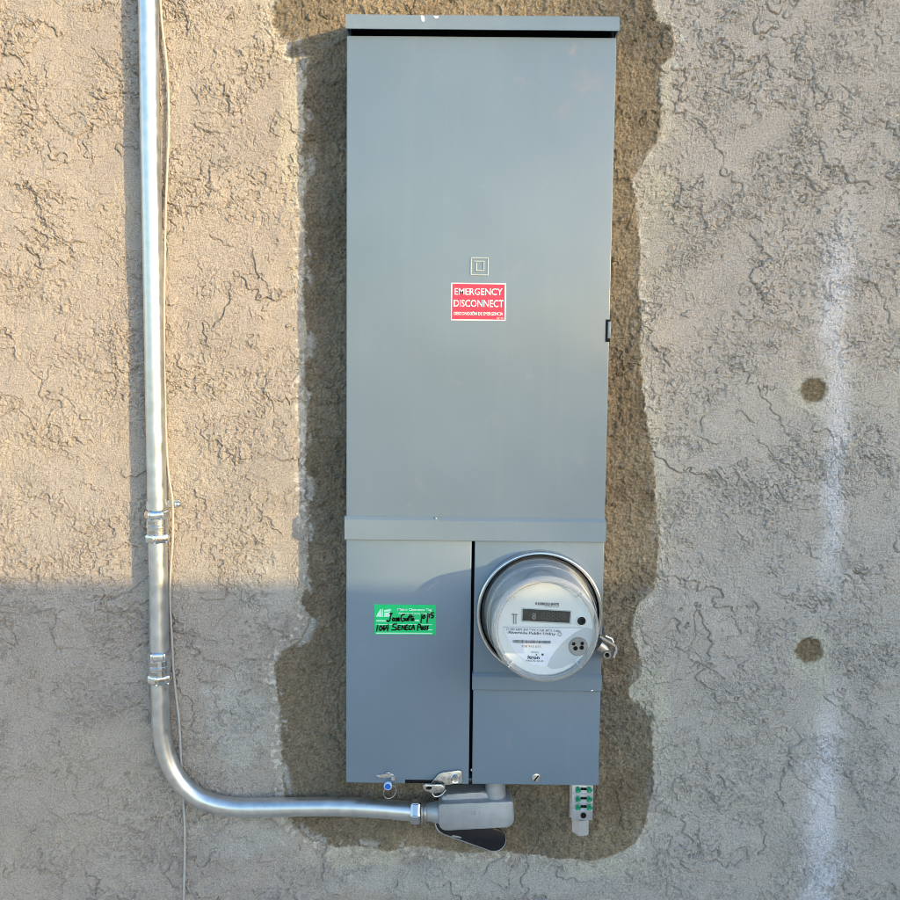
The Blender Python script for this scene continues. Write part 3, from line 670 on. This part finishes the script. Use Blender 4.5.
tube(bm, spline([W(390.4, 781, F+.003), W(391.8, 778, F+.006), W(394.4, 777.2, F+.006), W(395, 782, F+.004), W(396.5, 789, F+.001), W(399.6, 797.5, F-.004)], 6), .00055, 8)
mk('wire_loop', bm, M_HASP, seal)

# ------------------------------------------------------------ electricity meter
MC = W(539.6, 613.6, .074); MC.y = 0.0
met = thing('electric_meter', 'round glass-covered electric meter plugged into the grey panel', 'electric meter', (MC.x, -F, MC.z))
bm = BM(); lathe(bm, MC, [(.0815, F-.0005), (.0835, F+.0020), (.0835, F+.012), (.0842, F+.0150), (.0858, F+.0165), (.0880, F+.0160), (.0892, F+.0135), (.0892, F+.009), (.0880, F+.0060), (.0888, F+.003), (.0892, F-.0005)], n=128)
ring = mk('sealing_ring', bm, M_RING, met, ang=60)
bm = BM(); lathe(bm, MC, [(.0834, F+.0004), (.055, F+.0006), (0, F+.0006)], n=96); mk('socket_base', bm, M_IN, met)
# ring lock on the right
lc = W(607.2, 655.2, F+.022)
bm = BM(); lathe(bm, lc-Vector((0, 0, 0)), [(.0058, -.020), (.0058, -.001), (.0052, 0), (.0034, 0), (.0030, -.004), (0, -.004)], n=32)
lk = mk('ring_lock', bm, M_NICK, met)
bm = BM(); tube(bm, [W(598.5, 645, F+.010), W(603, 648.5, F+.010), W(606.5, 653.5, F+.010)], [.0085, .0085, .0075], 20); mk('lock_body', bm, M_NICK, lk)
bm = BM(); lathe(bm, lc, [(.0029, -.0038), (0, -.0036)], n=20); mk('keyhole', bm, M_IN, lk)
bm = BM()
P = [W(600.0, 636.5, F+.014), W(611.5, 643.4, F+.014), W(616.0, 646.4, F+.014), W(616.6, 650.0, F+.014), W(613.8, 657.8, F+.014)]
for a, b in zip(P[:-1], P[1:]):
    n_ = (b-a).cross(Vector((0, 1, 0))).normalized()*.0014
    prism(bm, [a-n_, b-n_, b+n_, a+n_], (0, .016, 0))
tube(bm, [W(605.5, 635.8, F+.008), W(611.8, 638.6, F+.008), W(613.8, 642.6, F+.008)], .0013, 8)
mk('lock_strap', bm, M_RING, lk)
# inner works seen through the cover
bm = BM(); lathe(bm, MC, [(.0775, F+.004), (.0770, F+.010), (.0725, F+.012), (.0700, F+.050), (.0672, F+.054), (.0655, F+.084), (.0640, F+.0872), (.0618, F+.0872)], n=96)
mk('inner_barrel', bm, M_BARREL, met)
FD = F+.0885
bm = BM(); lathe(bm, MC, [(.0628, FD-.003), (.0628, FD-.0006), (.0622, FD), (0, FD)], n=96)
face = mk('face_plate', bm, M_FACE, met)
# the clear cover
bm = BM(); lathe(bm, MC, [(.0812, F+.006), (.0818, F+.010), (.0800, F+.0125), (.0785, F+.014), (.0775, F+.022), (.0740, F+.060), (.0712, F+.0885)], n=128)
cov = mk('clear_cover', bm, M_GLASS, met, ang=50)
bm = BM(); lathe(bm, MC, [(.0712, F+.0885), (.0706, F+.0930), (.0694, F+.0958), (.0672, F+.0968), (.0650, F+.0962), (.0636, F+.0940), (.0630, F+.0915)], n=128)
mk('cover_rim', bm, M_RIM, cov, ang=80)
bm = BM(); lathe(bm, MC, [(.0630, F+.0915), (.0628, F+.0912), (0, F+.0930)], n=96); mk('cover_front', bm, M_FRONT, cov, ang=60)
bm = BM(); lathe(bm, MC, [(.0752, F+.0455), (.0760, F+.0470), (.0748, F+.0485)], n=128); mk('cover_bead', bm, M_RIM, cov, ang=80)
for a in (48, 134, 226, 314):
    ca, sa = math.cos(rad(a)), math.sin(rad(a)); bm = BM()
    n_ = Vector((-sa, 0, ca))*.0009; r0, r1 = MC+Vector((ca*.0590, 0, sa*.0590)), MC+Vector((ca*.0690, 0, sa*.0690))
    prism(bm, [r0-n_+Vector((0, -F-.0925, 0)), r1-n_+Vector((0, -F-.0972, 0)), r1+n_+Vector((0, -F-.0972, 0)), r0+n_+Vector((0, -F-.0925, 0))], (0, -.0008, 0))
    mk('cover_tick', bm, M_RIM, cov)
# face furniture
RT = rad(1.4)
def fq(pix, df, name, m, parent, db=.0): bm = BM(); polyd(bm, pix, FD+df, FD+db-.0005); return mk(name, bm, m, parent, sm=False)
lcd = fq([(522.9,608.9),(570.4,611.6),(569.6,622.9),(522.5,620.6)], .0012, 'display', M_LCD, face)
fq([(521.6,607.6),(571.6,610.6),(570.9,624.2),(521.2,621.9)], .0006, 'display_bezel', mat('bezel', (.50, .56, .58), rough=.4), face)
D = FD+.0016
text_fit('digit', '8', 532.0, 613.0, 536.2, 619.6, D, mat('lit_digit', (.19, .185, .165), rough=.5), lcd, rot=RT, bold=.03)
text_fit('digit', '88888', 541.0, 612.6, 566.0, 619.8, D, M_SEG, lcd, rot=RT)
bm = BM(); c = W(581.4, 620.6, FD); lathe(bm, c, [(.0074, -.0005), (.0074, .0012), (.0062, .0022), (.0056, .0020), (.0054, 0.0006)], n=40); mk('button_collar', bm, M_FACE, face)
bm = BM(); lathe(bm, c, [(.0054, .0), (.0052, .0024), (.0040, .0030), (0, .0032)], n=32); mk('button', bm, M_IN, face)
# name plate with its swept right edge
top = [(503.8+2*k, 627.4+(.05*2*k)) for k in range(0, 1)] + [(586.0, 628.4)]
pl = [(503.6,627.6),(583.5,628.2)] + [(576.5,631.5),(568.5,637.2),(561.5,643.6),(555.5,650.6),(550.4,658.4),(546.8,666.0)] + [(541.6,667.2),(533.5,665.2),(524.8,660.6),(516.8,653.6),(510.4,645.2),(506.0,636.2)]
plate = fq(pl, .0008, 'name_plate', M_PLATE, face)
fq([(503.4,626.5),(588.5,627.6),(588.5,628.5),(503.4,627.6)], .0012, 'divider', M_LOWER, face)
lo = pl[1:8]+[(552,669),(562,668),(574,662),(584,652),(591,640),(593.8,630),(593.6,629)]
fq(lo, .0005, 'lower_panel', M_LOWER, face)
D = FD+.0014
text_fit('print', '010003218475', 535.2, 602.6, 559.0, 605.4, D, M_GREY_INK, face, rot=RT, bold=.04)
text_fit('print', '1 0 KWH 240', 545.0, 606.0, 558.8, 607.4, D, M_GREY_INK, face, rot=RT)
text_fit('print', 'CL200 240V 3W TYPE C1SR 30TA 1.0Kh', 506.2, 628.9, 560.8, 631.2, D, M_GREY_INK, plate, rot=RT)
text_fit('print', 'Riverside Public Utility', 508.6, 631.8, 555.6, 635.2, D, M_GREY_INK, plate, rot=RT, bold=.015)
text_fit('print', '108 943 075', 522.2, 645.4, 541.0, 647.6, D, M_GREY_INK, plate, rot=RT)
text_fit('print', 'Itron', 527.8, 655.6, 539.6, 659.2, D, M_INK, plate, rot=RT, bold=.03)
text_fit('print', 'CENTRON', 531.0, 651.6, 538.5, 653.2, D, M_GREY_INK, plate, rot=RT)
text_fit('print', 'MADE IN USA 03', 526.0, 660.0, 543.0, 661.8, D, M_GREY_INK, plate, rot=RT)
bm = BM()
for k in range(46):
    x0 = 513.0+k*.83; wd_ = random.choice((.25, .35, .55)); polyd(bm, [(x0, 640.0+.02*k), (x0+wd_, 640.0+.02*k), (x0+wd_, 642.8+.02*k), (x0, 642.8+.02*k)], D, FD+.0006)
mk('barcode', bm, M_GREY_INK, plate, sm=False)
bm = BM()
for pix in ([(541.6,653.6),(543.6,653.8),(543.6,655.6),(541.6,655.4)], [(536.0,654.2),(537.2,654.2),(537.2,655.4),(536.0,655.4)]): polyd(bm, pix, D, FD+.0006)
mk('logo_dot', bm, M_INK, plate, sm=False)
bm = BM()
for x0 in (513.2, 515.6): polyd(bm, [(x0, 614.5), (x0+.7, 614.5), (x0+.7, 623.8), (x0, 623.8)], FD+.0006, FD-.0002)
polyd(bm, [(511.6,614.0),(517.6,614.2),(517.6,614.9),(511.6,614.7)], FD+.0008, FD-.0002)
mk('arrow_mark', bm, M_GREY_INK, face, sm=False)
bm = BM(); c = W(559.6, 634.0, FD); lathe(bm, c, [(.0026, .001), (.0026, .0015), (.0022, .0015), (.0022, .001)], n=24); mk('circle_mark', bm, M_GREY_INK, plate)
bm = BM(); c = W(578.0, 646.2, FD); lathe(bm, c, [(.0126, -.0005), (.0126, .0014), (.0114, .0030), (.0106, .0030), (0, .0030)], n=48); port = mk('optical_port', bm, M_PORT, face, ang=50)
for (px, py, r) in ((573.4,643.2,.0016), (582.0,642.8,.0016), (575.2,647.6,.0020), (581.4,647.0,.0020)):
    bm = BM(); lathe(bm, W(px, py, FD), [(r*1.5, .0030), (r*1.2, .0038), (r, .0034), (0, .0032)], n=16); o = mk('port_lens', bm, M_IN, port)

# ------------------------------------------------------------ conduit
con = thing('conduit', 'galvanised metal conduit running down the wall and bending to the right', 'conduit', W(161, 700, .0))
PD = .018; RP = .01385
vert = [(146.5,-60),(147.6,-20),(148.6,20),(150.0,120),(152.4,250),(154.6,380),(156.4,470),(157.8,540),(158.6,600),(159.2,640),(159.8,670),(160.3,705)]
bend = [(161.0,722),(163.6,744),(169.6,764),(181.0,782.5),(197.0,796.5),(216.0,804.0),(238.0,807.2),(265,807.4),(300,806.8),(335,806.6),(365,807.6),(392,809.6),(414,811.6)]
def dd(i, n): return PD + max(0, (i-5)/(n-6))*.012
def run(pts, n=8): return spline(pts, n)
up = [W(x, y, PD) for x, y in vert[:8]]
lo_ = [W(x, y, PD) for x, y in vert[7:]]
bd = [W(x, y, PD+max(0, (x-240)/175)*.014) for x, y in bend]
bm = BM(); tube(bm, spline(up, 6), RP, 32); mk('pipe', bm, M_GALV, con)
bm = BM(); tube(bm, spline([W(157.9, 541, PD)]+lo_[1:4]+[W(159.4, 655, PD)], 6), RP, 32); mk('pipe', bm, M_GALV, con)
bm = BM(); tube(bm, spline([W(159.6, 668, PD)]+lo_[5:]+bd, 8), RP, 32); mk('elbow', bm, M_GALV, con)
def coupling(y0, y1, x0, x1):
    a = W(x0, y0, PD); b = W(x1, y1, PD); A = (b-a); L = A.length; A.normalize()
    h1 = L*.30; r = RP*1.24; rb = RP*1.13
    def hexnut(s, e, flip, nm):
        bm = BM(); pr = [(r*.84, s), (r*.96, s+.0008), (r*1.05, s+.0024), (r*1.10, s+.0048), (r*1.10, e-.0048), (r*1.05, e-.0024), (r*.96, e-.0008), (r*.84, e)]
        lathe(bm, a, pr, axis=A, sides=6, ang0=.25 if flip else .6)
        rnd = bmesh.ops.bevel(bm, geom=[ed for ed in bm.edges if abs((ed.verts[0].co-ed.verts[1].co).normalized().dot(A)) > .9], offset=.0022, segments=4, affect='EDGES')
        return mk(nm, bm, M_ZINC, cp, ang=25)
    bm = BM(); lathe(bm, a, [(RP*.98, h1*.6), (rb, h1*.62), (rb, L*.44), (rb*1.05, L*.46), (rb*1.05, L*.53), (rb, L*.55), (rb, L-h1*.6), (RP*.98, L-h1*.58)], axis=A, n=40)
    cp = mk('coupling', bm, M_ZINC, con, ang=30)
    hexnut(0, h1, False, 'nut'); hexnut(L-h1, L, True, 'nut')
    # indented window marks in the body
    for k, zf in enumerate((.37, .64)):
        bm = BM(); c = a+A*(L*zf); x = -.25
        dirv = Vector((math.sin(x), -math.cos(x), 0)); s_ = Vector((math.cos(x), math.sin(x), 0))*.0058; t_ = A*.0024
        c2 = c+dirv*(rb-.0007); prism(bm, [c2-s_-t_, c2+s_-t_, c2+s_+t_, c2-s_+t_], dirv*.0009, .0003, 1); mk('indent', bm, M_NICK, cp)
    return cp
coupling(509.5, 542.5, 156.9, 158.4); coupling(650.0, 683.0, 159.2, 160.2)
# one-hole strap
bm = BM(); c = W(157.2, 504.5, PD); r0, r1 = RP+.0002, RP+.0016; n = 20; a_, b_ = [], []
ring_pts = []
for k in range(n+1):
    t = math.pi*(1.12*k/n) - .06*math.pi
    ring_pts.append((math.cos(t), -math.sin(t)))
outer = [Vector((c.x+p[0]*r1, c.y+p[1]*r1, 0)) for p in ring_pts]; inner = [Vector((c.x+p[0]*r0, c.y+p[1]*r0, 0)) for p in ring_pts]
prof = outer+inner[::-1]
prism(bm, [Vector((p.x, p.y, c.z-.006)) for p in prof], (0, 0, .012))
box(bm, c.x+r0-.001, c.x+r0+.016, -.0090, -.0074, c.z-.0055, c.z+.0055, .0004, 1)
strap = mk('strap', bm, M_GALV, con, ang=30)
c = W(177.6, 504.2, .0088); bm = BM(); lathe(bm, c, [(.0052, -.002), (.0052, .0012), (.0040, .0034), (.0018, .0046), (0, .0048)], n=24); mk('screw', bm, M_ZINC, strap)

# cable beside the conduit
cab = BM()
cp_ = [(158,-60),(159.4,-20),(160.2,0),(162.6,30),(166.2,60),(168.2,90),(168.8,130),(167.6,160),(166.0,200),(165.0,245),(164.2,300),(164.0,350),(165.0,400),(166.4,445),(169.0,478),(172.4,500),(172.9,535),
  (170.8,567),(170.0,600),(171.6,633),(173.2,667),(176.2,696),(179.2,723),(180.9,757),(182.8,790),(184.6,823),(184.7,857),(183.6,900),(182.0,960)]
def cdp(y): return .0062 if not (492 < y < 545) else .0105
tube(cab, spline([W(x, y, cdp(y)) for x, y in cp_], 6), .0018, 10)
cb = mk('cable', cab, M_WIRE, None, W(184, 900, .006)); tag(cb, 'thin pale cable hanging loosely along the right side of the conduit', 'cable')

# ------------------------------------------------------------ conduit body (elbow fitting) under the panel
LB = thing('elbow_fitting', 'cast aluminium elbow fitting joining the conduit to the panel bottom', 'conduit fitting', W(476, 812, .05))
def rounded(pts, r, n=5):
    out = []; N = len(pts)
    for i in range(N):
        p = Vector(pts[i]); a = Vector(pts[i-1])-p; b = Vector(pts[(i+1) % N])-p
        rr = min(r[i] if isinstance(r, (list, tuple)) else r, a.length*.45, b.length*.45); a = a.normalized()*rr; b = b.normalized()*rr
        for k in range(n+1):
            t = k/n; out.append((p+a)*(1-t)**2+p*2*t*(1-t)+(p+b)*t*t)
    return out
front = rounded([(438,803.5),(513.5,800.5),(514.6,826.8),(438.5,830.8)], [5,5,9,9])
bm = BM(); d1, d2 = .056, .012
secs = []
for (sc1, dd_) in ((.955, d1), (.985, d1-.0012), (1.0, d1-.004), (1.0, .034), (.97, d2)):
    cx_, cy_ = 476.5, 815.5
    secs.append([W(cx_+(p.x-cx_)*sc1, cy_+(p.y-cy_)*(sc1 if dd_ > .03 else sc1), d1-.002)+Vector((0, (d1-.002)-dd_, 0)) for p in [Vector((q[0], q[1])) for q in front]])
rings = [[bm.verts.new(p) for p in s] for s in secs]; n = len(rings[0])
bm.faces.new(rings[0]); bm.faces.new(rings[-1][::-1])
for a, b in zip(rings[:-1], rings[1:]):
    for k in range(n): bm.faces.new((a[k], a[(k+1) % n], b[(k+1) % n], b[k]))
lbb = mk('body', bm, M_ALU, LB, ang=50)
# raised back housing above the front block
bm = BM(); q = rounded([(441,795.0),(487,792),(500,806),(500,812),(440,812)], [6,4,2,2,2], 4)
prism(bm, [W(p.x, p.y, .044) for p in [Vector((a[0], a[1])) for a in q]], (0, .030, 0), .006, 4)
mk('shoulder', bm, M_ALU, lbb, ang=60)
bm = BM(); c = W(495.2, 806, .034); c = Vector((c.x, c.y, zr(495, 803, .034)))
zt = Z_BOT+.001; hgt = zt-c.z
lathe(bm, c, [(.0172, -.004), (.0168, .004), (.0158, .010), (.0150, hgt*.55), (.0150, hgt)], axis=(0, 0, 1), n=40); mk('top_hub', bm, M_ALU, lbb, ang=60)
bm = BM(); lathe(bm, c+Vector((0, 0, hgt-.0045)), [(.0165, 0), (.0168, .001), (.0165, .004)], axis=(0, 0, 1), n=40); mk('bushing', bm, M_NICK, lbb)
c = W(427, 811.6, .034)
bm = BM(); lathe(bm, c, [(.0125, -.002), (.0135, 0), (.0140, .006), (.0158, .014), (.0165, .022)], axis=(1, -.05, 0), n=40); mk('side_hub', bm, M_ALU, lbb, ang=60)
text_fit('cast_lettering', 'LB 1', 471, 811, 479.5, 814.4, d1+.0003, mat('cast_mark', (.30, .32, .36), rough=.5, metal=.5), lbb, rot=-.05)
# connector
conn = thing('conduit_connector', 'zinc hex connector between the conduit end and the elbow fitting', 'connector', W(417, 811.4, .033))
c = W(410.6, 811.6, .033)
bm = BM(); pr = [(.0140, 0), (.0165, .0015), (.0182, .004), (.0182, .0115), (.0165, .0145), (.0135, .0155)]
lathe(bm, c, pr, axis=(1, 0, 0), sides=6, ang0=.2)
bmesh.ops.bevel(bm, geom=[ed for ed in bm.edges if abs((ed.verts[0].co-ed.verts[1].co).normalized().x) > .9], offset=.0015, segments=2, affect='EDGES')
mk('nut', bm, M_GALV, conn, ang=25)
bm = BM(); lathe(bm, c, [(.0130, .0150), (.0165, .0158), (.0172, .017), (.0172, .0185), (.0160, .0195), (.0160, .0205), (.0170, .0215), (.0170, .0235), (.0130, .0240)], axis=(1, 0, 0), n=40); mk('locknut', bm, M_NICK, conn, ang=30)

# loose gasketed cover hanging behind the fitting
gk = thing('fitting_cover', 'loose black oval gasket cover hanging behind the elbow fitting', 'cover plate', W(470, 836, .03))
def oval(x0, y0, x1, y1, r0, r1, n=14):
    a0 = math.atan2(y1-y0, x1-x0); out = []
    for k in range(n+1): t = a0-math.pi/2+math.pi*k/n; out.append((x1+math.cos(t)*r1, y1+math.sin(t)*r1))
    for k in range(n+1): t = a0+math.pi/2+math.pi*k/n; out.append((x0+math.cos(t)*r0, y0+math.sin(t)*r0))
    return out
bm = BM(); polyd(bm, oval(447, 823.3, 494.5, 840.4, 12.2, 11.7), .030, .026, .0008); mk('metal_plate', bm, M_LUG, gk, ang=60)
bm = BM(); polyd(bm, oval(447.6, 822.6, 494.4, 839.8, 11.8, 11.4), .033, .0298, .0012); mk('gasket', bm, M_RUB, gk, ang=60)
bm = BM(); polyd(bm, [(451,836.4),(453,835.2),(458,836.0),(461.6,837.2),(461.2,838.4),(456,837.4)], .0334, .0326); mk('scratch', bm, M_ALU, gk)

# ------------------------------------------------------------ bonding terminal under the right corner
GB = thing('ground_terminal', 'aluminium grounding terminal with green screws under the right corner', 'ground terminal', W(583, 800, .05))
GD = .056
bx_0, bx_1 = xr(571.6, 803, GD), xr(593.0, 803, GD); zt, zb = Z_BOT+.003, zr(582, 820.4, GD)
bm = BM(); box(bm, bx_0, bx_1, -GD, -GD+.020, zb, zt, .0008, 2)
gbody = mk('terminal_bar', bm, M_LUG, GB)
bm = BM(); box(bm, bx_0-.0030, bx_0+.0004, -GD+.001, -GD+.018, zb+.004, zt); mk('side_plate', bm, M_NICK, GB)
for row, py in enumerate((789.0, 798.3, 806.6)):
    for px in (577.8, 589.2):
        bm = BM(); c = W(px+row*.0, py, GD); lathe(bm, c, [(.0036, -.001), (.0040, .001), (.0040, .0042), (.0030, .0054), (.0016, .0050), (0, .0044)], n=20)
        o = mk('ground_screw', bm, M_GREEN, gbody)
    bm = BM(); a = W(580.6, py-1.4, GD); b = W(586.4, py+1.0, GD); box(bm, a.x, b.x, -GD-.0006, -GD+.002, b.z, a.z); mk('wire_port', bm, M_IN, gbody)
    bm = BM(); a = W(572.2, py+3.2, GD); b = W(592.6, py+4.8, GD); box(bm, a.x, b.x, -GD-.0016, -GD+.001, b.z, a.z, .0003, 1); mk('ridge', bm, M_LUG, gbody)
bm = BM(); lathe(bm, W(583.4, 815.4, GD), [(.0042, -.001), (.0042, .0006), (.0030, .0004), (0, .0003)], n=24); mk('lug_hole', bm, M_IN, gbody)
bm = BM(); l0, l1 = xr(572.8, 828, GD-.004), xr(588.4, 828, GD-.004); zz0, zz1 = zr(581, 835.6, GD-.004), zb-.0001; xm = l0+(l1-l0)*.42
y_f = -(GD-.002)
prism(bm, [(l0, y_f+.010, zz0+.002), (xm, y_f, zz0), (l1, y_f+.001, zz0+.0015), (l1, y_f+.014, zz0+.002), (l0, y_f+.014, zz0+.002)], (0, 0, zz1-zz0-.002))
mk('lug', bm, M_LUG, GB, ang=15)
